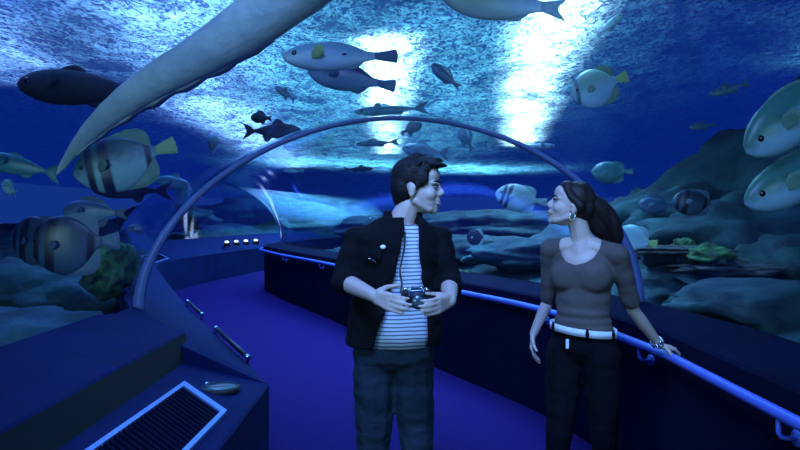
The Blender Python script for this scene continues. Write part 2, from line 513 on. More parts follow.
# edge bars
def bar(p0, p1, label):
    p0, p1 = V(p0), V(p1)
    e = empty('edge_bar', (p0+p1)/2, label, 'grab bar', 'dark bars along the left ledge edge')
    t = (p1-p0).normalized()
    bm = bmesh.new(); tube(bm, [p0+t*.03, p1-t*.03], .016, 12); keep(obj('bar', bm, M['black']), e)
    for q, s in ((p0, 1), (p1, -1)):
        bm = bmesh.new(); tube(bm, [q, q+t*s*.04], .019, 12)
        tube(bm, [q+t*s*.02, q+t*s*.02-V((0, 0, .05))], .011, 10)
        keep(obj('end_cap', bm, M['chrome']), e)
bar((-.90, 3.66, .675), (-1.38, 4.62, .675), 'nearer of two dark bars with chrome ends on the left ledge edge')
bar((-1.68, 5.25, .675), (-2.08, 6.05, .675), 'farther of two dark bars with chrome ends on the left ledge edge')
# four small lit lamps on the far wall
for k, w in enumerate(('first from the left', 'second from the left', 'third from the left', 'rightmost')):
    px = (227, 236.5, 246, 256)[k]; p = P(px, 246.5-k*1.1, 15.2+k*.35)
    p.z = .86
    p = P(px, 0, p.y); p.z = .84
    e = empty('wall_lamp', p, 'small lit white lamp on the far left wall, %s of four' % w, 'lamp', 'small lamps on the far left wall')
    bm = bmesh.new(); box(bm, p-V((.075, .05, .09)), p+V((.075, .05, .0)), bevel=.01); keep(obj('housing', bm, M['black'], smooth=False), e)
    bm = bmesh.new(); ell(bm, p+V((0, -.03, .02)), (.055, .03, .032)); keep(obj('bulb', bm, M['lamp']), e)

# ------------------------------------------------------------------ water surface, reef ground, tank sides
SURF = 3.2
bm = bmesh.new()
nx, ny = 150, 170
X0, X1, Y0, Y1 = -20, 20, -4.5, 60
g = [[None]*(ny+1) for _ in range(nx+1)]
for a in range(nx+1):
    for b in range(ny+1):
        x = X0+(X1-X0)*a/nx; y = Y0+(Y1-Y0)*b/ny
        z = SURF+.05*noise.noise(V((x*.8, y*.5, 0)))+.03*noise.noise(V((x*2.1, y*1.4, 3)))
        g[a][b] = bm.verts.new((x, y, z))
for a in range(nx):
    for b in range(ny): bm.faces.new((g[a][b], g[a+1][b], g[a+1][b+1], g[a][b+1]))
tag(obj('water_surface', bm, M['water']), 'rippled bright water surface seen from below above the tunnel', 'water', kind='stuff')

cent = [(EL[i]+W[i])/2 for i in allst]
def dist_tunnel(x, y):
    best = 1e9; p = V((x, y)); side = 1
    for a, b in zip(cent, cent[1:]):
        ab = b-a; t = max(0, min(1, (p-a).dot(ab)/ab.dot(ab))); d = (p-(a+ab*t))
        if d.length < best:
            best = d.length; side = 1 if ab.x*d.y-ab.y*d.x < 0 else -1
    return best, side
def sm(a, b, x):
    t = max(0, min(1, (x-a)/(b-a))); return t*t*(3-2*t)
def ground(x, y):
    d, s = dist_tunnel(x, y)
    o = d-(1.75 if s > 0 else 2.02)
    n = .22*noise.noise(V((x*.9, y*.9, 0)))+.12*noise.noise(V((x*2.3, y*2.3, 5)))+.05*noise.noise(V((x*5, y*5, 9)))
    if s > 0:
        h = .72+.18*sm(.2, 1.5, o)+.30*sm(1.0, 4, o)
        h += 1.65*sm(1.6, 4.2, o)*(1-sm(7.5, 10.5, y))+.25*sm(12, 26, y)
        n *= 1+1.2*sm(1.5, 4, o)
    else:
        h = .72+.22*sm(.0, 1.0, o)+.15*sm(1, 5, o)+.3*sm(14, 26, y)
    h += n*sm(.0, .8, o)
    return h if o > 0 else .72*sm(-1.6, -.0, o)*0+(-.15 if o < -.0 else .72)
bm = bmesh.new(); nx, ny = 130, 210
Xa, Xb, Ya, Yb = -11, 11, -4.4, 40
vv = []
for a in range(nx+1):
    row = []
    for b in range(ny+1):
        x = Xa+(Xb-Xa)*a/nx; y = Ya+(Yb-Ya)*(b/ny)**1.25
        row.append(bm.verts.new((x, y, ground(x, y))))
    vv.append(row)
for a in range(nx):
    for b in range(ny):
        f = bm.faces.new((vv[a][b], vv[a+1][b], vv[a+1][b+1], vv[a][b+1]))
        c = f.calc_center_median()
        f.material_index = 0 if (c.x < 0 and c.y < 8 and c.x > -4.5) else 1
o = obj('floor_tank', bm, M['sand']); o.data.materials.append(M['reef'])
tag(o, 'rocky teal reef bed outside the tunnel glass', kind='structure')

def rock(name, label, cat, px, py, D, size, m, rough=.35, sc_=2.2, group=None, seed=0, sub=4):
    p = P(px, py, D) if px is not None else V(D)
    bm = bmesh.new(); bmesh.ops.create_icosphere(bm, subdivisions=sub, radius=1)
    for v in bm.verts:
        c = v.co.copy()
        k = 1+rough*noise.noise(c*sc_+V((seed*7.1, 0, 0)))+rough*.5*noise.noise(c*sc_*2.5+V((0, seed*3.3, 0)))+rough*.25*noise.noise(c*sc_*6)
        v.co = V((c.x*size[0]*k, c.y*size[1]*k, c.z*size[2]*k))+p
    return tag(obj(name, bm, m, origin=p), label, cat, group or ('corals on the reef' if cat == 'coral' else 'rocks of the reef'))

def sit(px, D, size, m, label, name='reef_rock', cat='rock', seed=0, dz=0, **kw):
    p = P(px, 215, D); z = ground(p.x, p.y)+dz
    py = HOR+(CAM_H-z)/D*F_PX
    return rock(name, label, cat, px, py, D, size, m, seed=seed, **kw)

sit(30, 3.7, (.42, .5, .16), M['sand'], 'pale sandy rock mound behind the left glass above the ledge', seed=1)
sit(20, 5.2, (.7, .6, .30), M['reef'], 'broad dark rock at left edge beneath the banded fish', seed=2)
rock('coral', 'mossy green coral clump beside the left foot of the arch', 'coral', 108, 268, 4.35, (.17, .2, .20), M['coral_green'], seed=3)
sit(86, 4.3, (.26, .3, .13), M['sand'], 'small pale rock below the green coral clump at left', seed=4, dz=.02)
sit(470, 8.6, (.9, .5, .22), M['coral_teal'], 'flat teal reef rock just right of the man shoulder', seed=5, dz=.1)
sit(535, 7.6, (.8, .5, .20), M['reef'], 'dark ridged reef rock between the man and the woman', seed=6, dz=.15)
sit(500, 11, (1.6, .7, .30), M['coral_teal'], 'long teal reef ridge far behind the two people', seed=7, dz=.2)
sit(455, 7.5, (.3, .3, .10), M['coral_green'], 'low green coral by the man left shoulder', 'coral', 'coral', seed=8, dz=.05)
sit(660, 5.2, (.30, .4, .20), M['reef'], 'dark rock right of the woman beneath the pale round fish', seed=9, dz=.05)
rock('coral', 'brown shelf coral with pale rim on the right reef', 'coral', 720, 268, 5.0, (.42, .34, .055), M['coral_brown'], seed=10)
rock('coral', 'thin upper shelf coral pointing left on the right reef', 'coral', 680, 250, 5.2, (.42, .3, .035), M['coral_brown'], seed=11)
rock('coral', 'green dome coral above the brown shelf coral', 'coral', 708, 256, 4.9, (.17, .2, .09), M['coral_green'], seed=12)
rock('coral', 'small green coral left of the dome coral on the right reef', 'coral', 684, 247, 5.3, (.10, .1, .07), M['coral_green'], seed=13)
sit(760, 4.4, (.7, .4, .22), M['reef'], 'dark rock behind the right glass low by the right edge', seed=14, dz=.02)
sit(740, 6.2, (.9, .6, .45), M['reef'], 'tall hazy reef boulder on the right slope under the big fish', seed=15)
sit(690, 7.0, (.8, .5, .40), M['reef'], 'rounded reef boulder behind the striped fish on the right', seed=16)
sit(790, 5.4, (.5, .5, .35), M['coral_teal'], 'teal boulder at the right edge of the picture', seed=17)
sit(168, 16.5, (1.2, .9, .35), M['reef'], 'dark reef mound behind the far left wall', seed=18, dz=.5)
sit(372, 17.5, (1.0, .8, .35), M['coral_teal'], 'far reef mound seen left of the man', seed=19, dz=.3)
sit(265, 22, (2.0, .8, .5), M['reef'], 'most distant reef mound at the end of the tunnel bend', seed=20, dz=.4)

# ------------------------------------------------------------------ fish
FM = {
 'bat': fish_mat('batfish_skin', (.18, .26, .26), (.34, .44, .42), [(.70, .76), (.83, .88)], (.012, .016, .03)),
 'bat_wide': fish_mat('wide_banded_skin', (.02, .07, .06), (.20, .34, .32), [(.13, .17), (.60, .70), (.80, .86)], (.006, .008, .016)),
 'bat_dim': fish_mat('dim_banded_skin', (.014, .03, .05), (.035, .065, .10), [(.16, .22), (.66, .76), (.88, .93)], (.004, .005, .012)),  # darker tones: the weaker light on these fish is put into the colour
 'silver': fish_mat('silver_skin', (.16, .28, .22), (.22, .36, .46), [(.90, .935)], (.05, .08, .10)),
 'snapper': fish_mat('snapper_skin', (.16, .26, .32), (.36, .46, .48)),
 'snapper_dark': fish_mat('dark_snapper_skin', (.03, .05, .08), (.12, .18, .24)),
 'parrot': fish_mat('green_back_skin', (.03, .12, .08), (.22, .35, .42)),
 'dark': fish_mat('dark_skin', (.002, .003, .008), (.004, .006, .014), rough=.8),
 'mid': fish_mat('mid_skin', (.03, .07, .12), (.09, .17, .24)),
 'teal': fish_mat('teal_skin', (.025, .10, .11), (.06, .20, .21)),
 'pale': fish_mat('pale_skin', (.16, .30, .30), (.32, .50, .52)),
 'yellow': mat('yellow_fin', (.22, .32, .10), .5),
 'fin_pale': mat('pale_fin', (.20, .30, .30), .5, nscale=20, namt=.3),
 'fin_green': mat('green_fin', (.10, .20, .12), .5, nscale=20, namt=.3),
 'fin_dark': mat('dark_fin', (.003, .004, .009), .8),
 'fin_mid': mat('mid_fin', (.04, .08, .12), .5),
}
PROF = {
 'bat': ([0, .03, .08, .16, .28, .42, .56, .70, .82, .91, 1], [.06, .26, .46, .70, .90, 1, .99, .84, .58, .30, .17]),
 'snapper': ([0, .03, .08, .16, .28, .42, .56, .70, .82, .91, 1], [.10, .34, .54, .76, .94, 1, .96, .80, .56, .36, .28]),
 'slim': ([0, .04, .10, .18, .30, .45, .60, .72, .84, .93, 1], [.10, .40, .62, .82, .97, 1, .92, .76, .52, .30, .20]),
}
def fish(name, label, px, py, D, Lpx, d, hr_, wr, body, fin, kind='snapper', tail='fork', tailm=None, pecm=None, roll=0, arch_=0, group=None, fins=1.0, eye=True):
    """d = heading: (image right, up, depth); length Lpx as if seen square-on"""
    L = Lpx*D/F_PX
    hx = V((d[0], d[2] if len(d) > 2 else 0, d[1])).normalized()
    up = V((0, 0, 1)) if abs(hx.z) < .97 else V((0, -1, 0))
    up = (up-hx*up.dot(hx)).normalized()
    side = up.cross(hx)
    q = Matrix.Rotation(R(roll), 3, hx); up = q @ up; side = q @ side
    root_m = Matrix((hx, side, up)).transposed().to_4x4()
    root = empty(name, P(px, py, D), label, 'fish', group)
    root.matrix_world = Matrix.Translation(P(px, py, D)) @ root_m
    if group is None and name in ('banded_fish', 'dark_fish', 'teal_fish', 'small_fish', 'snapper', 'silver_batfish', 'pale_fish', 'green_backed_fish'):
        root['group'] = name.replace('_', ' ').replace('snapper', 'snappers')+' swimming around the tunnel'
    tl = .20; bl = L*(1-tl); x0 = L/2
    ts, hs = PROF['bat' if kind == 'bat' else ('slim' if kind == 'slim' else 'snapper')]
    H = L*hr_/2; Wd = L*wr/2
    bm = bmesh.new(); rings = []; seg = 20
    # resample smoothly
    prof = catmull([V((t, h)) for t, h in zip(ts, hs)], 3)
    for t, h in [(p.x, p.y) for p in prof]:
        x = x0-bl*t
        wv = Wd*min(1, h*1.05)*(1-.55*max(0, t-.45)/.55)
        bow = arch_*math.sin(t*2.6)*L
        z0 = -H*.05*math.sin(t*math.pi)
        rings.append([bm.verts.new((x, bow+wv*math.cos(k*2*math.pi/seg), z0+H*h*math.copysign(abs(math.sin(k*2*math.pi/seg))**.9, math.sin(k*2*math.pi/seg)))) for k in range(seg)])
    for a, b in zip(rings, rings[1:]):
        for k in range(seg): bm.faces.new((a[k], a[(k+1) % seg], b[(k+1) % seg], b[k]))
    nose = bm.verts.new((x0+L*.008, arch_*0, 0))
    for k in range(seg): bm.faces.new((nose, rings[0][(k+1) % seg], rings[0][k]))
    bm.faces.new(rings[-1])
    obj('body', bm, FM[body], root)
    fm = FM[fin]; I = Matrix.Identity(4)
    hp = H*hs[-1]; xt = x0-bl
    yb = arch_*math.sin(2.6)*L
    T = Matrix.Translation((0, yb, 0))
    th = max(.002, L*.007)
    bm = bmesh.new(); e = -L*tl
    Ht = max(H*(.40 if kind == 'bat' else .60), hp*1.9) if kind != 'slim' else max(H*1.1, L*.09)
    if tail == 'fork':
        pts = [(xt+.02*L, hp*.8), (xt+e*.5, Ht*.72), (xt+e, Ht), (xt+e*.72, Ht*.45), (xt+e*.62, 0), (xt+e*.72, -Ht*.45), (xt+e, -Ht), (xt+e*.5, -Ht*.72), (xt+.02*L, -hp*.8)]
    else:
        pts = [(xt+.02*L, hp*.8), (xt+e*.5, Ht*.62), (xt+e*.95, Ht*.80), (xt+e, Ht*.4), (xt+e, -Ht*.4), (xt+e*.95, -Ht*.80), (xt+e*.5, -Ht*.62), (xt+.02*L, -hp*.8)]
    plate(bm, pts, th, T); obj('tail_fin', bm, FM[tailm] if tailm else fm, root, smooth=False)
    def hh(t):
        for a, b, c, d_ in zip(ts, ts[1:], hs, hs[1:]):
            if a <= t <= b: return H*(c+(d_-c)*(t-a)/(b-a))
        return hp
    for nm, sg in (('dorsal_fin', 1), ('anal_fin', -1)):
        if kind == 'bat':
            t0, t1, ht = .30, .95, .30*fins; sw = .16
        elif kind == 'slim':
            t0, t1, ht = (.35, .62, .22*fins) if sg > 0 else (.62, .82, .22*fins); sw = .04
        else:
            t0, t1, ht = (.24, .90, .24*fins) if sg > 0 else (.62, .88, .26*fins); sw = .03
        low = []; top = []
        for k in range(8):
            t = t0+(t1-t0)*k/7
            z = hh(t)*.93-H*.05*math.sin(t*math.pi)*sg
            low.append((x0-bl*t, sg*z))
            pk = math.sin(math.pi*min(1, (k/7)**(.8 if kind != 'bat' else 1.4)*.93+.05))
            top.append((x0-bl*t-L*sw*pk, sg*(z+H*ht*2*pk*(1 if kind != 'slim' else 1.6))))
        bm = bmesh.new(); plate(bm, low+top[::-1], th, Matrix.Translation((0, arch_*math.sin((t0+t1)/2*2.6)*L, 0)))
        obj(nm, bm, fm, root, smooth=False)
    for s in (1, -1):
        x = x0-bl*.30; y = s*Wd*.86
        y += arch_*math.sin(.3*2.6)*L
        bm = bmesh.new()
        a = L*.15
        mt = Matrix.Translation((x, y, -H*.15)) @ Matrix.Rotation(R(-s*28), 4, 'Z') @ Matrix.Rotation(R(25), 4, 'Y')
        plate(bm, [(0, a*.18), (-a*.6, a*.42), (-a, a*.2), (-a*.95, -a*.2), (-a*.5, -a*.3), (0, -a*.12)], th*.7, mt)
        obj('pectoral_fin', bm, FM[pecm] if pecm else fm, root, smooth=False)
        if eye:
            bm = bmesh.new(); te = .13
            wv = Wd*min(1, (hh(te)/H)*1.05)
            ell(bm, (x0-bl*te, s*wv*.90+arch_*math.sin(te*2.6)*L, H*.16), (L*.024, L*.012, L*.024), sub=2)
            obj('eye', bm, M['eye'], root)
    return root

# left
fish('banded_fish', 'large pale fish with two black bands and yellowish tail, upper left', 126, 160, 4.1, 102, (-1, -.34, -.15), .54, .16, 'bat_wide', 'fin_green', 'bat', 'flat', fins=.35, tailm='yellow')
fish('dark_fish', 'long dark fish silhouette at upper left behind the shark tail', 88, 88, 5.0, 148, (-1, .07, .1), .24, .15, 'dark', 'fin_dark', 'slim', fins=.5)
fish('dark_fish', 'dim dark fish swimming just under the large banded fish', 132, 190, 4.6, 85, (-1, .03, .1), .20, .12, 'dark', 'fin_dark', 'slim')
fish('teal_fish', 'slender pale teal fish at left edge under the dark fish', 22, 166, 4.0, 82, (-1, .22, 0), .24, .12, 'teal', 'teal' , 'slim', fins=.5)
fish('small_fish', 'small pale blue fish at far left below the slender teal fish', 10, 188, 4.2, 26, (-.8, .5, .4), .5, .2, 'pale', 'fin_pale')
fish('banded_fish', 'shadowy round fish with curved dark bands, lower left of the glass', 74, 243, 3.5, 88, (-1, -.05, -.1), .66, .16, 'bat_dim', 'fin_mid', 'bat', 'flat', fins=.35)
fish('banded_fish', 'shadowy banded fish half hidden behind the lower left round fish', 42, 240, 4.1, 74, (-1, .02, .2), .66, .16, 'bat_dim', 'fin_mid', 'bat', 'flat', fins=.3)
fish('teal_fish', 'dim teal fish with dark shoulder bar below the large banded fish', 96, 212, 4.3, 66, (-1, .05, 0), .36, .14, 'mid', 'fin_mid')
fish('teal_fish', 'green teal fish touching the arch rib on the left', 180, 184, 5.2, 52, (-1, .18, .2), .26, .14, 'teal', 'teal', 'slim')
fish('dark_fish', 'small dark fish facing away left of the arch', 213, 146, 5.5, 30, (-.15, 1, .5), .5, .4, 'mid', 'fin_mid')
fish('dark_fish', 'dark blue fish touching the outside of the arch at upper left', 272, 131, 5.4, 58, (1, .02, .1), .26, .14, 'dark', 'fin_dark', 'slim')
fish('small_fish', 'tiny dark fish swimming up left under the shark belly', 286, 94, 5.5, 26, (-1, .7, .1), .28, .16, 'mid', 'fin_mid', 'slim')
fish('small_fish', 'tiny dark blob fish by the shark tail near the left edge of the arch', 262, 118, 6.6, 24, (-1, .1, .3), .45, .3, 'dark', 'fin_dark')
fish('small_fish', 'small dim fish beside the green coral at left', 138, 228, 5.6, 24, (-1, 0, 0), .3, .14, 'mid', 'fin_mid')
# top centre
sn = fish('snapper', 'pale spotted snapper facing left at top centre, upper of the pair', 341, 57, 3.7, 114, (-1, -.03, -.1), .25, .13, 'snapper', 'fin_pale', 'snapper', 'flat', fins=.3, tailm='fin_mid', pecm='yellow')
bm = bmesh.new()
ell(bm, (-.02, .0, .005), (.024, .0453, .010), sub=2); obj('side_spot', bm, M['black'], sn)
fish('snapper', 'darker fish swimming beneath the pale spotted snapper', 352, 79, 4.1, 90, (-1, .20, .1), .30, .14, 'snapper_dark', 'fin_mid', 'snapper', 'flat', fins=.5)
fish('snapper', 'big pale fish with yellow fin cut off by the top edge', 504, 3, 3.3, 130, (-1, .10, -.1), .30, .15, 'snapper', 'fin_pale', 'snapper', 'fork', fins=.3, pecm='yellow')
fish('dark_fish', 'small dark fish diving left of the bright right light patch', 446, 77, 4.8, 38, (-1, .85, .0), .34, .18, 'mid', 'fin_mid', fins=.6)
fish('teal_fish', 'slender teal fish just above the crown of the arch', 392, 110, 5.6, 76, (-1, -.06, 0), .13, .09, 'teal', 'teal', 'slim', fins=.5)
# right
fish('silver_batfish', 'silver blue round fish with yellow green tail, upper right', 599, 86, 4.4, 62, (-1, -.35, -.1), .62, .15, 'silver', 'fin_green', 'bat', 'flat', fins=.22, tailm='yellow')
fish('pale_fish', 'slim pale fish at upper right above the big green backed fish', 729, 89, 5.0, 42, (-1, -.28, 0), .22, .12, 'mid', 'fin_mid', 'slim')
fish('pale_fish', 'faint small pale fish at right below the slim pale fish', 702, 126, 6.0, 28, (-1, -.12, 0), .24, .12, 'mid', 'fin_mid', 'slim')
fish('green_backed_fish', 'upper of two big green backed fish cut by the right edge', 800, 105, 3.3, 150, (-1, -.85, -.1), .36, .17, 'parrot', 'fin_green', fins=.3)
fish('green_backed_fish', 'lower of two big green backed fish cut by the right edge', 808, 170, 3.4, 150, (-1, -.52, -.1), .32, .17, 'parrot', 'fin_green', fins=.3)
fish('teal_fish', 'teal round fish above and right of the woman head', 612, 172, 5.4, 42, (-1, -.02, 0), .52, .18, 'teal', 'teal', 'bat', 'flat', fins=.2)
fish('silver_batfish', 'bright turquoise round fish right behind the woman hair', 636, 240, 5.2, 42, (-1, .25, .8), .72, .2, 'pale', 'fin_pale', 'bat', 'flat', fins=.2, tailm='yellow')
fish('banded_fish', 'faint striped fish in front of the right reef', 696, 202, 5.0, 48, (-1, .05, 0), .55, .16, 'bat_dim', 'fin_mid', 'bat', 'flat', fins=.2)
fish('teal_fish', 'faint teal fish left of the striped fish on the right', 658, 205, 5.6, 40, (-1, 0, 0), .42, .15, 'mid', 'fin_mid', 'snapper')
fish('banded_fish', 'pale round fish with dark eye bars between man and woman', 521, 198, 7.4, 52, (-1, .18, 0), .52, .15, 'bat', 'fin_pale', 'bat', 'flat', fins=.25, tailm='fin_pale')
fish('butterflyfish', 'small dark round fish with pale ring right of the man', 477, 237, 8.0, 22, (-1, 0, .5), .75, .2, 'dark', 'fin_pale', 'bat', 'flat', fins=.25)
# through the arch
fish('dark_fish', 'small dark fish high in the arch above the man head', 411, 129, 7.5, 24, (1, .45, .1), .42, .2, 'dark', 'fin_dark')
fish('dark_fish', 'dark fish seen belly on in the arch between the two people', 466, 139, 7.2, 30, (-.5, 1, .3), .42, .3, 'mid', 'fin_mid')
fish('teal_fish', 'teal fish directly above the man head inside the arch', 426, 151, 7.0, 48, (-1, .12, 0), .30, .14, 'mid', 'fin_mid', 'slim')
fish('dark_fish', 'thin dark fish left of the man above the others in the arch', 378, 143, 7.6, 44, (-1, -.06, 0), .14, .09, 'dark', 'fin_dark', 'slim')
fish('dark_fish', 'thin dark fish lower left of the man head in the arch', 358, 169, 8.5, 30, (1, .03, 0), .17, .10, 'dark', 'fin_dark', 'slim')
fish('pale_fish', 'thin white fish at left inside the arch', 294, 171, 8.8, 22, (-1, 0, 0), .18, .1, 'pale', 'fin_pale', 'slim')
fish('dark_fish', 'slender dark fish crossing behind the right side of the arch', 534, 147, 6.6, 42, (1, .04, 0), .17, .1, 'mid', 'fin_mid', 'slim')
fish('pale_fish', 'small pale blue fish in the bright water near the top right light', 608, 26, 5.0, 34, (1, .8, 0), .24, .12, 'pale', 'fin_pale', 'slim')

# ------------------------------------------------------------------ long tailed shark overhead
sh = empty('shark', P(290, 5, 2.72), 'long pale tailed shark passing overhead from the upper left', 'shark')
path = [P(56, 176, 3.36), P(78, 146, 3.28), P(110, 114, 3.18), P(155, 82, 3.05), P(205, 54, 2.95), P(250, 25, 2.86), P(290, -8, 2.80), P(340, -48, 2.75), P(400, -78, 2.72), P(470, -92, 2.72), P(520, -96, 2.72)]
hw = [.006, .035, .062, .082, .098, .118, .14, .165, .18, .15, .05]
sp = catmull(path, 5); hws = [v.x for v in catmull([V((h, 0)) for h in hw], 5)]
bm = bmesh.new(); rings = []; seg = 20
for i, p in enumerate(sp):
    t = (sp[min(i+1, len(sp)-1)]-sp[max(i-1, 0)]).normalized()
    view = (p-V((0, 0, CAM_H))).normalized()
    a = t.cross(view).normalized(); b = a.cross(t).normalized()     # a: across in picture
    dp = .32+.5*min(1, i/(len(sp)*.7))
    jag = 0.006*noise.noise(V((i*1.7, 0, 0)))
    rings.append([bm.verts.new(p+a*(hws[i]+jag)*math.cos(k*2*math.pi/seg)+b*hws[i]*dp*math.sin(k*2*math.pi/seg)) for k in range(seg)])
for a, b in zip(rings, rings[1:]):
    for k in range(seg): bm.faces.new((a[k], a[(k+1) % seg], b[(k+1) % seg], b[k]))
bm.faces.new(rings[0][::-1]); bm.faces.new(rings[-1])
M['shark'] = mat('shark_belly', (.38, .44, .43), .55, nscale=6, col2=(.25, .32, .33), bump=.3, bscale=25)
keep(obj('body', bm, M['shark']), sh)
# lower blade fin of the tail with a ragged edge, and a pelvic fin
bm = bmesh.new()
lowl = []; th = .006
n0, n1 = 4, 27
strip = []
for i in range(n0, n1):
    p = sp[i]; t = (sp[i+1]-sp[i-1]).normalized(); view = (p-V((0, 0, CAM_H))).normalized()
    a = t.cross(view).normalized()
    if a.z > 0: a = -a
    q0 = p+a*hws[i]*.80
    u = (i-n0)/(n1-n0)
    q1 = p+a*(hws[i]+.020*math.sin(math.pi*u)+.010*math.sin(i*1.9)*math.sin(math.pi*u)+.004)
    strip.append([bm.verts.new(q0-view*th*2), bm.verts.new(q1), bm.verts.new(q0+view*th*2)])
for a, b in zip(strip, strip[1:]):
    for k in range(3): bm.faces.new((a[k], a[(k+1) % 3], b[(k+1) % 3], b[k]))
bm.faces.new(strip[0][::-1]); bm.faces.new(strip[-1])
keep(obj('tail_fin', bm, M['shark']), sh)
bm = bmesh.new()
p0 = P(292, -12, 2.78)
mt = Matrix.Translation(p0) @ Matrix.Rotation(R(-4), 4, 'Y')
plate(bm, [(-.02, .06), (.10, .09), (.17, .08), (.20, .05), (.17, .025), (.08, .0), (-.03, -.02)], .010, mt)
keep(obj('pelvic_fin', bm, M['shark']), sh)

# ------------------------------------------------------------------ people
def frame(F, Uv=V((0, 0, 1))):
    F = V(F).normalized(); Uv = (Uv-F*Uv.dot(F)).normalized(); S = Uv.cross(F)   # S = person's left
    return Matrix((F, S, Uv)).transposed()
def head(bm, c, m3, k=1.0, female=False):
    q = lambda f, s, u: V(c)+m3 @ V((f*k, s*k, u*k))
    E = lambda f, s, u, rf, rs, ru: ell(bm, q(f, s, u), (rf*k, rs*k, ru*k), m3)
    E(-.008, 0, .022, .098, .076, .096)            # skull
    E(.025, 0, -.03, .072, .064, .078)             # face
    E(.030, 0, -.058, .064, .056 if not female else .052, .058)           # jaw
    E(.058, 0, -.066, .038, .036, .036)           # muzzle
    cap(bm, q(.074, 0, -.102), .018*k, q(.066, 0, -.098), .024*k)     # chin
    for s in (1, -1):
        cap(bm, q(.004, s*.050, -.062), .018*k, q(.058, s*.024, -.096), .018*k)   # jaw line
        E(.060, s*.034, -.034, .030, .027, .030)   # cheek
        E(.080, s*.030, .012, .016, .024, .009)    # brow ridge
        E(-.004, s*.076, -.018, .017, .009, .031)  # ear
        E(.006, s*.080, -.010, .010, .006, .014)
        E(-.006, s*.080, -.038, .008, .006, .010)
        E(.097, s*.012, -.036, .010, .008, .008)   # nostril wing
    E(.068, 0, .045, .030, .050, .042)             # forehead
    cap(bm, q(.090, 0, .005), .008*k, q(.110, 0, -.028), .0105*k)    # nose
    cap(bm, q(.110, 0, -.028), .0105*k, q(.098, 0, -.038), .010*k)
    E(.090, 0, -.056, .010, .020, .009)
    E(.078, 0, -.086, .016, .022, .014)
    E(.094, 0, -.064, .009, .022, .0055)           # upper lip
    E(.091, 0, -.078, .009, .019, .006)            # lower lip
def head_parts(person, c, m3, k=1.0, smile=False):
    q = lambda f, s, u: V(c)+m3 @ V((f*k, s*k, u*k))
    for s in (1, -1):
        bm = bmesh.new(); ell(bm, q(.0855, s*.031, -.004), (.0095*k, .013*k, .0055*k), m3, 2)
        keep(obj('eye', bm, M['eyewhite']), person)
        bm = bmesh.new(); chain(bm, [q(.094, s*.018, .001), q(.0965, s*.030, .0045), q(.085, s*.045, .000)], [.0016*k, .0026*k, .0018*k])
        keep(obj('eyelid', bm, M['hair']), person)
        bm = bmesh.new(); ell(bm, q(.0935, s*.031, -.004), (.004*k, .006*k, .006*k), m3, 2)
        keep(obj('iris', bm, M['eye']), person)
        bm = bmesh.new(); chain(bm, [q(.098, s*.014, .017), q(.098, s*.032, .022), q(.083, s*.050, .017)], [.003*k, .004*k, .002*k])
        keep(obj('eyebrow', bm, M['hair']), person)
    bm = bmesh.new()
    u_ = .009 if smile else 0
    chain(bm, [q(.083, -.031, -.069+u_), q(.097, -.016, -.066), q(.1, 0, -.0655), q(.097, .016, -.066), q(.083, .031, -.069+u_)], [.0015*k, .0035*k, .0042*k, .0035*k, .0015*k])
    chain(bm, [q(.083, -.030, -.071+u_), q(.093, -.016, -.078), q(.0965, 0, -.0795), q(.093, .016, -.078), q(.083, .030, -.071+u_)], [.0015*k, .0035*k, .0048*k, .0035*k, .0015*k])
    keep(obj('lips', bm, M['lips']), person)
    if smile:
        bm = bmesh.new()
        for s in (1, -1): chain(bm, [q(.0985, 0, -.0725), q(.0945, s*.017, -.0715), q(.085, s*.027, -.065)], [.0045*k, .0042*k, .002*k])
        keep(obj('teeth', bm, M['teeth']), person)

def hand(bm, wrist, Fd, Nd, thumb_side, curl=(35, 45, 30), k=1.0, thumb_dir=None, spread=.0, tcurl=.5):
    """Fd fingers direction, Nd palm normal (curl towards it), thumb_side vector"""
    Fd = V(Fd).normalized(); Nd = V(Nd); Nd = (Nd-Fd*Nd.dot(Fd)).normalized(); S = V(thumb_side); S = (S-Fd*S.dot(Fd)-Nd*S.dot(Nd)).normalized()
    w = V(wrist)
    for s in (-.026, -.009, .009, .026):
        cap(bm, w+Fd*.012+S*s*.6*k, .015*k, w+Fd*.078*k+S*s*k, .0125*k)
    lens = [(.036, .022, .018), (.042, .027, .020), (.045, .030, .021), (.041, .026, .020)]
    for j, s in enumerate((-.030, -.0105, .010, .029)):
        p = w+Fd*(.076+(.004 if j in (1, 2) else -.004))*k+S*s*k; d = (Fd+S*spread*(j-1.5)).normalized(); r = .0088*k
        for seg_, (ln, cu) in enumerate(zip(lens[j], curl)):
            ax = Fd.cross(Nd).normalized()
            d = Matrix.Rotation(R(cu+j*1.5), 3, ax) @ d
            p2 = p+d*ln*k; cap(bm, p, r, p2, r*.92); p = p2; r *= .92
    td = V(thumb_dir).normalized() if thumb_dir else (Fd*.6+S*.8+Nd*.25).normalized()
    b = w+Fd*.022*k+S*.024*k
    c = b+td*.042*k; d2 = (td*(1-tcurl)+(Fd*.7+Nd*.5)*tcurl).normalized()
    cap(bm, b, .0145*k, c, .0115*k); cap(bm, c, .011*k, c+d2*.030*k, .0098*k); cap(bm, c+d2*.030*k, .0098*k, c+(d2*.030+(d2*.8+Nd*.2).normalized()*.024)*k, .0082*k)

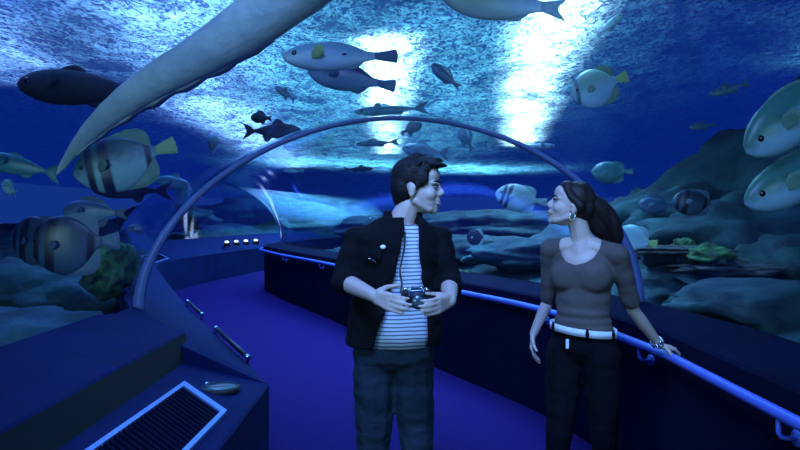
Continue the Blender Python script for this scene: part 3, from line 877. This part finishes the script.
def loft(bm, levels, gap=None, thick=.0, seg=48, theta=None):
    """levels: (z, cx, cy, hw, hd, [gapL, gapR]) rings facing -Y; gap as sin-angles; solid shell of thickness"""
    outer = []; inner = []
    for lv in levels:
        z, cx, cy, hw_, hd_ = lv[:5]
        if len(lv) > 5:
            a0 = math.asin(max(-1, min(1, (lv[6]-cx)/hw_))); a1 = 2*math.pi+math.asin(max(-1, min(1, (lv[5]-cx)/hw_)))
        else: a0, a1 = math.pi, 3*math.pi
        ro = []; ri = []
        for k in range(seg+1):
            a = a0+(a1-a0)*k/seg
            s, c = math.sin(a), math.cos(a)
            ro.append(bm.verts.new((cx+hw_*s, cy-hd_*math.copysign(abs(c)**.85, c), z)))
            ri.append(bm.verts.new((cx+(hw_-thick)*s, cy-(hd_-thick)*math.copysign(abs(c)**.85, c), z)))
        outer.append(ro); inner.append(ri)
    for (A, B) in zip(outer, outer[1:]):
        for k in range(seg): bm.faces.new((A[k], A[k+1], B[k+1], B[k]))
    for (A, B) in zip(inner, inner[1:]):
        for k in range(seg): bm.faces.new((A[k+1], A[k], B[k], B[k+1]))
    for i in range(len(levels)-1):
        bm.faces.new((outer[i][0], outer[i+1][0], inner[i+1][0], inner[i][0]))
        bm.faces.new((outer[i][seg], inner[i][seg], inner[i+1][seg], outer[i+1][seg]))
    for k in range(seg):
        bm.faces.new((outer[0][k], inner[0][k], inner[0][k+1], outer[0][k+1]))
        bm.faces.new((outer[-1][k], outer[-1][k+1], inner[-1][k+1], inner[-1][k]))

# ---- man
YM = 2.65
man = empty('person', (-.02, YM, 0), 'person in black open jacket and striped shirt holding a small camera', 'person')
hm = frame((.965, -.26, .0)); hc = P(417, 186.5, YM)
shL, shR = V((.160, YM, 1.415)), V((-.180, YM, 1.415))
elL, elR = P(449, 283, 2.60), P(343, 281, 2.60)
wrL, wrR = P(450, 301, 2.36), P(374, 296, 2.35)
hipx = -.028
kneeR, kneeL = V((-.115, YM-.02, .50)), V((.075, YM-.02, .50))
ankR, ankL = V((-.125, YM+.02, .09)), V((.085, YM+.02, .09))
bm = bmesh.new()
head(bm, hc, hm)
cap(bm, P(409, 206, YM), .051, V((0.0, YM+.015, 1.47)), .062)
cap(bm, V((.0, YM+.01, 1.48)), .06, V((-.01, YM, 1.40)), .09)
ell(bm, (-.008, YM, 1.30), (.155, .095, .16)); ell(bm, (-.015, YM, 1.10), (.14, .09, .16)); ell(bm, (hipx, YM, .95), (.15, .095, .13))
for a, b_, c, w in ((shL, elL, wrL, 1), (shR, elR, wrR, -1)):
    cap(bm, V((w*.08-.01, YM, 1.43)), .05, a, .047)
    chain(bm, [a, a.lerp(b_, .5), b_, b_.lerp(c, .35), c], [.047, .043, .037, .037, .025])
for hp_, kn, an in ((V((hipx-.085, YM, .88)), kneeR, ankR), (V((hipx+.09, YM, .88)), kneeL, ankL)):
    chain(bm, [hp_, hp_.lerp(kn, .5), kn, kn.lerp(an, .35), an], [.085, .07, .052, .052, .036])
    cap(bm, an+V((0, 0, -.045)), .034, an+V((0, -.14, -.055)), .03)
hand(bm, wrR, P(405, 308, 2.25)-wrR, (.0, 1, .10), (.0, .1, .95), curl=(4, 16, 14), k=.95, thumb_dir=(.75, .45, .35))
hand(bm, wrL, P(427, 310, 2.25)-wrL, (-.1, 1, .15), (.0, -.1, .95), curl=(4, 16, 14), k=.92, thumb_dir=(-.85, -.45, .25))
o = keep(obj('body', fuse(bm, .0050, 3), M['skin_man']), man)
head_parts(man, hc, hm, smile=True)
# hair
bm = bmesh.new()
q = lambda f, s, u: hc+hm @ V((f, s, u))
ell(bm, q(-.016, 0, .045), (.100, .082, .088), hm)
ell(bm, q(-.050, 0, .00), (.066, .078, .088), hm)
ell(bm, q(-.068, 0, -.045), (.040, .062, .045), hm)
ell(bm, q(.050, 0, .095), (.058, .058, .034), hm)
for s in (1, -1):
    ell(bm, q(.022, s*.064, .035), (.045, .020, .045), hm)
    cap(bm, q(.020, s*.076, .01), .010, q(.016, s*.077, -.018), .006)
rnd = random.Random(3)
for k in range(46):                      # tufts over the crown and swept fringe
    a = rnd.uniform(0, 2*math.pi); el_ = rnd.uniform(.15, 1.5)
    n = V((math.cos(a)*math.cos(el_), math.sin(a)*math.cos(el_), math.sin(el_)))
    p = V((-.016+.092*n.x, .076*n.y, .045+.082*n.z))
    if p.x > .06 and p.z < .08: continue
    d = V((1.1, 0, .05))+n*.55+V((rnd.uniform(-.2, .2), rnd.uniform(-.2, .2), 0)); d.normalize()
    cap(bm, q(*(p-n*.006)), .014, q(*(p+d*.026)), .004)
for s in range(-3, 4):
    cap(bm, q(.070, s*.016, .093), .017, q(.118+.004*(s % 2), s*.013, .092-.004*(s % 2)), .005)
    cap(bm, q(.060, s*.016, .100), .016, q(.100, s*.014, .112), .006)
keep(obj('hair', fuse(bm, .0045, 2), M['hair']), man)

# shirt
lv = lambda z, hw_, hd_, cx=None: (z, (-.012 if cx is None else cx), YM, hw_, hd_)
bm = bmesh.new()
loft(bm, [lv(.968, .170, .116, hipx), lv(1.02, .168, .114, -.022), lv(1.10, .160, .108), lv(1.20, .166, .110), lv(1.30, .172, .114), lv(1.38, .168, .108), lv(1.43, .145, .095, -.004), lv(1.462, .105, .085, .0), lv(1.478, .082, .078, .004)], thick=.012)
for v in bm.verts:
    v.co += V((0, -1, 0))*.006*noise.noise(V((v.co.x*9, 0, v.co.z*14)))
o = obj('shirt', bm, M['shirt']); keep(o, man)
# jacket: shell torso with an opening, fused with sleeves and collar
X_ = lambda px: (px-400)/F_PX*(YM-.13)
def jl(py, hw_, hd_, gl, gr, cx=-.012):
    z = CAM_H-(py-HOR)/F_PX*(YM-.10)
    return (z, cx, YM, hw_, hd_, X_(gl), X_(gr))
bm = bmesh.new()
loft(bm, [jl(348, .203, .148, 372, 431, -.03), jl(330, .203, .148, 377, 430, -.027), jl(312, .196, .142, 383, 429, -.02), jl(295, .190, .138, 388, 427), jl(275, .190, .138, 394, 423), jl(255, .195, .142, 399, 421),
          jl(240, .190, .136, 402, 420), jl(233, .178, .126, 404, 420), jl(226, .148, .106, 405, 421, -.004), jl(221, .118, .090, 405, 422, .0), jl(217, .092, .078, 406, 423, .006)], thick=.016)
for a, b_, c, w in ((shL, elL, wrL, 1), (shR, elR, wrR, -1)):
    a2 = a+V((w*.004, 0, .0))
    cap(bm, V((w*.10-.005, YM, 1.435)), .050, a2, .062)
    d = (c-b_).normalized()
    chain(bm, [a2, a2.lerp(b_, .5), b_, b_+d*.035], [.060, .057, .053, .053])
    # rolled cuff
    cap(bm, b_+d*.018, .058, b_+d*.038, .058)
# stand collar
loft(bm, [(1.455, .0, YM+.01, .105, .098, -.012, .075), (1.50, .008, YM+.018, .088, .082, -.03, .078), (1.535, .012, YM+.022, .080, .076, -.045, .074)], thick=.014)
keep(obj('jacket', fuse(bm, .0055, 3, .006, 9), M['jacket']), man)
def flap(px, py, w, h, ang, name, m, D=YM-.148, th=.005, label=None):
    p = P(px, py, D); bm = bmesh.new()
    box(bm, (-w/2, -th, -h/2), (w/2, th, h/2), Matrix.Translation(p) @ Matrix.Rotation(R(ang), 4, 'Y'), bevel=.002)
    o_ = keep(obj(name, bm, m, smooth=False), man)
    if label: o_['label'] = label
    return o_
flap(372, 255, .075, .020, 10, 'pocket_flap', M['jacket'])
flap(437, 252, .055, .018, -8, 'pocket_flap', M['jacket'])
bm = bmesh.new(); ell(bm, P(383, 247, YM-.15), (.012, .005, .009), sub=2); o = keep(obj('pin_badge', bm, M['white']), man)
flap(372.5, 260, .032, .006, 28, 'pen_clip', M['chrome'])
for px, py in ((373, 219), (412, 235), (440, 241)): pass
bm = bmesh.new(); ell(bm, P(370.5, 218.5, YM-.08), (.006, .004, .004), sub=2); keep(obj('stud', bm, M['chrome']), man)
# jeans
bm = bmesh.new()
ell(bm, (hipx, YM, .93), (.172, .112, .09)); 
loft(bm, [(.90, hipx, YM, .172, .114), (.92, hipx, YM, .175, .116), (.95, hipx, YM, .172, .112), (.985, hipx, YM, .165, .108)], thick=.05)
for hp_, kn, an in ((V((hipx-.080, YM, .885)), kneeR, ankR), (V((hipx+.080, YM, .885)), kneeL, ankL)):
    chain(bm, [hp_, hp_.lerp(kn, .5), kn, kn.lerp(an, .5), an], [.096, .086, .070, .064, .055])
keep(obj('jeans', fuse(bm, .007, 4, .007, 11), M['jeans']), man)
def shoe(an, person, yaw=0, m='shoe'):
    bm = bmesh.new(); d = V((math.sin(yaw), -math.cos(yaw), 0))
    cap(bm, an-d*.03-V((0, 0, .045)), .044, an+d*.10-V((0, 0, .050)), .040); cap(bm, an+d*.10-V((0, 0, .050)), .040, an+d*.16-V((0, 0, .055)), .034)
    cap(bm, an-d*.01, .046, an-d*.01-V((0, 0, .04)), .045)
    b2 = fuse(bm, .008, 3)
    for v in b2.verts: v.co.z = max(v.co.z, .004)
    keep(obj('shoe', b2, M[m]), person)
shoe(ankR, man, -.15); shoe(ankL, man, .15)

# camera held by the man
cp = P(416.5, 298, 2.325)
cam_o = empty('camera', cp, 'small black and silver camera held in the man hands', 'camera')
bm = bmesh.new(); box(bm, cp+V((-.058, -.018, -.034)), cp+V((.058, .018, .028)), bevel=.006); keep(obj('camera_body', bm, M['black'], smooth=False), cam_o)
bm = bmesh.new(); box(bm, cp+V((-.024, -.016, .026)), cp+V((.020, .016, .044)), bevel=.005); box(bm, cp+V((-.030, -.021, .008)), cp+V((.026, -.014, .030)), bevel=.003)
o = keep(obj('top_housing', bm, M['chrome'], smooth=False), cam_o); o['label'] = 'silver prism housing'
bm = bmesh.new(); c2 = cp+V((.004, -.018, -.008)); tube(bm, [c2, c2+V((0, -.035, 0))], [.030, .028], 24); keep(obj('lens_barrel', bm, M['black']), cam_o)
bm = bmesh.new(); tube(bm, [c2+V((0, -.034, 0)), c2+V((0, -.038, 0))], [.024, .022], 24); keep(obj('front_glass', bm, M['lens']), cam_o)
for x in (-.042, .038):
    bm = bmesh.new(); tube(bm, [cp+V((x, 0, .027)), cp+V((x, 0, .038))], .009, 14); keep(obj('dial', bm, M['chrome']), cam_o)
bm = bmesh.new(); tube(bm, catmull([cp+V((-.060, 0, .02)), P(402, 284, 2.44), P(400, 270, 2.50), P(404, 250, 2.515), P(405, 232, 2.53)], 6), .004, 8)
keep(obj('strap', bm, M['black']), cam_o)

# ---- woman
YW = 2.95
wom = empty('person', (.87, YW, 0), 'person in grey scoop top and white belt with a ponytail touching the handrail', 'person')
k = .94
hmw = frame((-.955, .06, .27), V((.27, 0, .96))); hcw = P(571, 205, YW)
ft = V((-.55, -.835, 0)); st = V((.835, -.55, 0))           # torso forward and her left
TC = lambda f, s, z: V((.872, YW, 0))+ft*f+st*s+V((0, 0, z))
wsL = TC(0, .158, 1.335); wsR = TC(0, -.158, 1.355)
rp = rail_at(3.08)[0]; weL = P(634, 311, 2.97); wwL = rp+V((-.050, -.022, .054))
weR = P(549, 300, 3.14); wwR = P(534, 334, 3.12)
tm = Matrix((ft, st, V((0, 0, 1)))).transposed()
bm = bmesh.new()
head(bm, hcw, hmw, k, True)
cap(bm, P(577, 219, YW), .047, P(583, 245, YW), .050)
cap(bm, P(583, 240, YW), .050, TC(-.005, 0, 1.34), .075)
for w_, s_ in ((wsL, 1), (wsR, -1)): cap(bm, TC(0, s_*.04, 1.375), .045, w_, .043)
ell(bm, TC(0, 0, 1.24), (.088, .140, .15), tm); ell(bm, TC(0, 0, 1.08), (.078, .115, .14), tm); ell(bm, TC(-.01, 0, .93), (.095, .15, .12), tm)
for a, b_, c in ((wsL, weL, wwL), (wsR, weR, wwR)):
    chain(bm, [a, a.lerp(b_, .5), b_, b_.lerp(c, .35), c], [.042, .037, .031, .031, .021])
whR, whL = TC(0, -.085, .86), TC(0, .085, .86)
wkR, wkL = P(545, 520, 2.93), P(597, 520, 2.93)
wkR = V((.755, YW-.03, .48)); wkL = V((.955, YW-.06, .48)); waR = V((.72, YW+.04, .09)); waL = V((.97, YW, .09))
for hp_, kn, an in ((whR, wkR, waR), (whL, wkL, waL)):
    chain(bm, [hp_, hp_.lerp(kn, .5), kn, kn.lerp(an, .35), an], [.085, .068, .048, .047, .032])
    d = ft; cap(bm, an+V((0, 0, -.045)), .030, an+d*.12+V((0, 0, -.055)), .026)
hand(bm, wwL, (.92, .12, -.20), (-.15, .05, -1), (.1, -1, 0), curl=(22, 50, 35), k=.88, thumb_dir=(.45, -.55, -.75), tcurl=.15)
hand(bm, wwR, (-.12, -.1, -1), (.8, -.3, 0), (-.3, -.9, 0), curl=(15, 22, 15), k=.9)
keep(obj('body', fuse(bm, .0050, 3), M['skin_woman']), wom)
head_parts(wom, hcw, hmw, k)
qw = lambda f, s, u: hcw+hmw @ V((f*k, s*k, u*k))
bm = bmesh.new()
ell(bm, qw(-.022, 0, .040), (.096*k, .083*k, .088*k), hmw)
ell(bm, qw(-.055, 0, .005), (.068*k, .076*k, .080*k), hmw)
ell(bm, qw(.042, 0, .080), (.040*k, .060*k, .034*k), hmw)
for s in (1, -1):
    chain(bm, [qw(.052, s*.045, .070), qw(.022, s*.070, .035), qw(-.03, s*.078, .00)], [.016, .020, .022])
# gathered at the back, then falling as a full ponytail
chain(bm, [P(592, 205, YW), P(602, 213, YW+.01), P(610, 224, YW+.02), P(615, 236, YW+.03), P(616, 247, YW+.035)], [.055, .058, .052, .040, .018])
chain(bm, [P(590, 213, YW), P(600, 228, YW+.02), P(607, 240, YW+.03)], [.045, .044, .022])
hb = fuse(bm, .005, 4)
hb.normal_update()
for v in hb.verts:
    v.co += v.normal*.0022*math.sin(noise.noise(V((v.co.x*5, v.co.y*5, v.co.z*2)))*14)
keep(obj('hair', hb, M['hair_brown']), wom)
# earring and watch
bm = bmesh.new(); c = qw(-.004, -.082, -.062) if (hmw @ V((0, -1, 0))).y < 0 else qw(-.004, .082, -.062)
rngp = [c+V((math.cos(a)*.014, 0, math.sin(a)*.014)) for a in [i*math.pi/8 for i in range(17)]]
tube(bm, rngp, .003, 8, caps=False); keep(obj('earring', bm, M['chrome']), wom)
# top: fused torso and three quarter sleeves, scoop neckline cut
bm = bmesh.new()
ell(bm, TC(0, 0, 1.25), (.104, .152, .15), tm); ell(bm, TC(0, 0, 1.12), (.096, .130, .16), tm)
for s_ in (1, -1): ell(bm, TC(.045, s_*.060, 1.235), (.066, .085, .085), tm)
for w_, s_ in ((wsL, 1), (wsR, -1)): cap(bm, TC(-.008, s_*.05, 1.362), .052, w_, .053)
for z, hw_ in ((1.06, .128), (1.02, .135), (.985, .142)):
    ell(bm, TC(0, 0, z), (.104, hw_, .05), tm)
chain(bm, [wsL, wsL.lerp(weL, .5), weL.lerp(wsL, .18)], [.053, .047, .043])
chain(bm, [wsR, wsR.lerp(weR, .5), weR.lerp(wsR, .02)], [.051, .045, .041])
tb = fuse(bm, .0055, 12, .005, 9)
cut = TC(.085, -.005, 1.405)
kill = []
for f in tb.faces:
    c = f.calc_center_median(); l = tm.transposed() @ (c-cut)
    if (l.x/.16)**2+(l.y/.105)**2+(l.z/.115)**2 < 1: kill.append(f)
    elif (tm.transposed() @ (c-TC(0, 0, 1.42))).xy.length < .082 and c.z > 1.36: kill.append(f)
    elif c.z < .978: kill.append(f)
bmesh.ops.delete(tb, geom=kill, context='FACES')
o = obj('top', tb, M['tee']); sd = o.modifiers.new('s', 'SOLIDIFY'); sd.thickness = .004; sd.offset = 0
keep(o, wom)
# belt
def ring(bm, z0, z1, rf, rs, th_, tilt=0):
    seg = 48; rows = []
    for z, e in ((z0, 0), (z0, th_), (z1, th_), (z1, 0)):
        rows.append([bm.verts.new(TC((rf+e)*math.cos(a), (rs+e)*math.sin(a), z+tilt*math.sin(a))) for a in [j*2*math.pi/seg for j in range(seg)]])
    for i in range(4):
        A, B = rows[i], rows[(i+1) % 4]
        for j in range(seg): bm.faces.new((A[j], A[(j+1) % seg], B[(j+1) % seg], B[j]))
bm = bmesh.new(); ring(bm, .962, .996, .112, .152, .006, -.012); keep(obj('belt', bm, M['belt']), wom)
for a in (.35, 1.25, -.8):
    bm = bmesh.new(); c = TC(.121*math.cos(a), .161*math.sin(a), .979-.012*math.sin(a)); ell(bm, c, (.008, .008, .026), sub=2); keep(obj('belt_loop', bm, M['trousers']), wom)
bm = bmesh.new(); c = TC(.135, -.03, .925); box(bm, c-V((.007, .003, .022)), c+V((.007, .003, .022)), bevel=.002); keep(obj('key_tag', bm, M['white'], smooth=False), wom)
bm = bmesh.new()
ell(bm, TC(-.01, 0, .91), (.115, .158, .11), tm)
for hp_, kn, an in ((whR, wkR, waR), (whL, wkL, waL)):
    chain(bm, [hp_, hp_.lerp(kn, .5), kn, kn.lerp(an, .5), an], [.096, .082, .060, .056, .048])
keep(obj('trousers', fuse(bm, .007, 4, .005, 11), M['trousers']), wom)
yaw = math.atan2(ft.x, -ft.y)
shoe(waR, wom, yaw); shoe(waL, wom, yaw)
# bracelet and watch at the wrist
d = (wwL-weL).normalized()
for off, r, mm in ((-.02, .029, 'chrome'), (-.035, .029, 'chrome')):
    bm = bmesh.new(); c = wwL+d*off; a = d.cross(V((0, 0, 1))).normalized(); b_ = a.cross(d)
    for j in range(12):
        an = j*math.pi/6; ell(bm, c+(a*math.cos(an)+b_*math.sin(an))*r*.92, (.0075,)*3, sub=1)
    keep(obj('bracelet', bm, M[mm]), wom)

# ------------------------------------------------------------------ lights
def spot(loc, e, col, size=100, blend=1.0, rad=.15, target=None, name='tank_lamp'):
    l = bpy.data.lights.new(name, 'SPOT'); l.energy = e; l.color = col; l.spot_size = R(size); l.spot_blend = blend; l.shadow_soft_size = rad
    o = bpy.data.objects.new(name, l); COL.objects.link(o); o.location = loc
    t = V(target) if target else V((loc[0], loc[1], 0))
    o.rotation_euler = (t-V(loc)).to_track_quat('-Z', 'Y').to_euler()
    return o
def area(loc, target, e, col, sx, sy, name='area'):
    l = bpy.data.lights.new(name, 'AREA'); l.energy = e; l.color = col; l.shape = 'RECTANGLE'; l.size = sx; l.size_y = sy
    o = bpy.data.objects.new(name, l); COL.objects.link(o); o.location = loc
    o.rotation_euler = (V(target)-V(loc)).to_track_quat('-Z', 'Y').to_euler()
    return o
WH = (.80, .93, 1); CY = (.30, .80, 1); LV = (.45, .55, 1); BL = (.10, .25, 1)
S = SURF
def strip(x0, y0, x1, y1, h, w, e, c, spread=100):
    """long lamp hung over the water, from (x0,y0) to (x1,y1)"""
    o = area(((x0+x1)/2, (y0+y1)/2, S+h), ((x0+x1)/2, (y0+y1)/2, 0), e, c, w, math.hypot(x1-x0, y1-y0), 'tank_lamp')
    o.rotation_euler = (0, 0, -math.atan2(x1-x0, y1-y0)); o.data.spread = R(spread)
    return o
strip(-.12, 5.9, -.35, 17, .42, .34, 540, WH, 90)
strip(1.2, 4.3, 1.75, 8.6, .42, .38, 215, WH, 90)
strip(1.85, 8.8, 2.9, 15, .45, .42, 420, WH, 90)
strip(-1.6, 3.8, -2.6, 8.5, .7, .8, 125, LV, 130)
strip(-3.6, 4.5, -4.6, 8, .6, .8, 60, LV, 130)
strip(-2.9, 9, -3.6, 22, .6, .9, 620, LV, 130)
strip(.6, 5, .9, 18, 1.3, 1.4, 270, CY, 150)  # broad light added to lift the brightness of the whole surface
strip(-1.2, 5, -1.5, 18, 1.3, 1.4, 290, CY, 150)  # second broad light added to brighten the surface overall
strip(-3.6, 19, 4.5, 24, 1.2, 3.0, 1300, CY, 150)
strip(3.6, 3.5, 4.6, 7, .5, .5, 12, CY, 140)
strip(-3.0, 2.5, -3.2, 5, .5, .5, 14, BL, 140)
# unseen fill lights added behind the view camera to brighten fish and reef
area((-3.2, -1.8, 2.1), (-1.3, 4.5, 2.1), 75, (.42, .90, 1), .7, .7, 'near_unseen_light')
area((3.2, -1.8, 2.2), (1.8, 5, 2.1), 50, (.36, .88, 1), .7, .7, 'near_unseen_light')
area((-.3, .4, 3.9), (.4, 2.8, 1.4), 105, (.64, .64, .96), 1.4, 1.4, 'near_unseen_light').data.spread = R(80)  # unseen key light overhead for the two people
# world: dim blue water ambience
w = bpy.data.worlds.new('world'); sc.world = w; w.use_nodes = True
bg = w.node_tree.nodes['Background']; bg.inputs[0].default_value = (.011, .066, .46, 1); bg.inputs[1].default_value = .50

# ------------------------------------------------------------------ camera and settings
cd = bpy.data.cameras.new('view_camera'); co = bpy.data.objects.new('view_camera', cd); COL.objects.link(co)
cd.sensor_width = 36; cd.lens = 36*F_PX/800; cd.clip_start = .05
co.location = (0, 0, CAM_H); co.rotation_euler = (R(90)-math.atan(10/F_PX), 0, 0)
sc.camera = co
sc.view_settings.view_transform = 'Standard'; sc.view_settings.look = 'None'
sc.view_settings.exposure = 0; sc.view_settings.gamma = 1; sc.view_settings.use_curve_mapping = False
sc.cycles.use_denoising = True
try: sc.cycles.denoiser = 'OPENIMAGEDENOISE'
except Exception: pass
sc.cycles.max_bounces = 8; sc.cycles.transparent_max_bounces = 16
sc.cycles.sample_clamp_indirect = 4
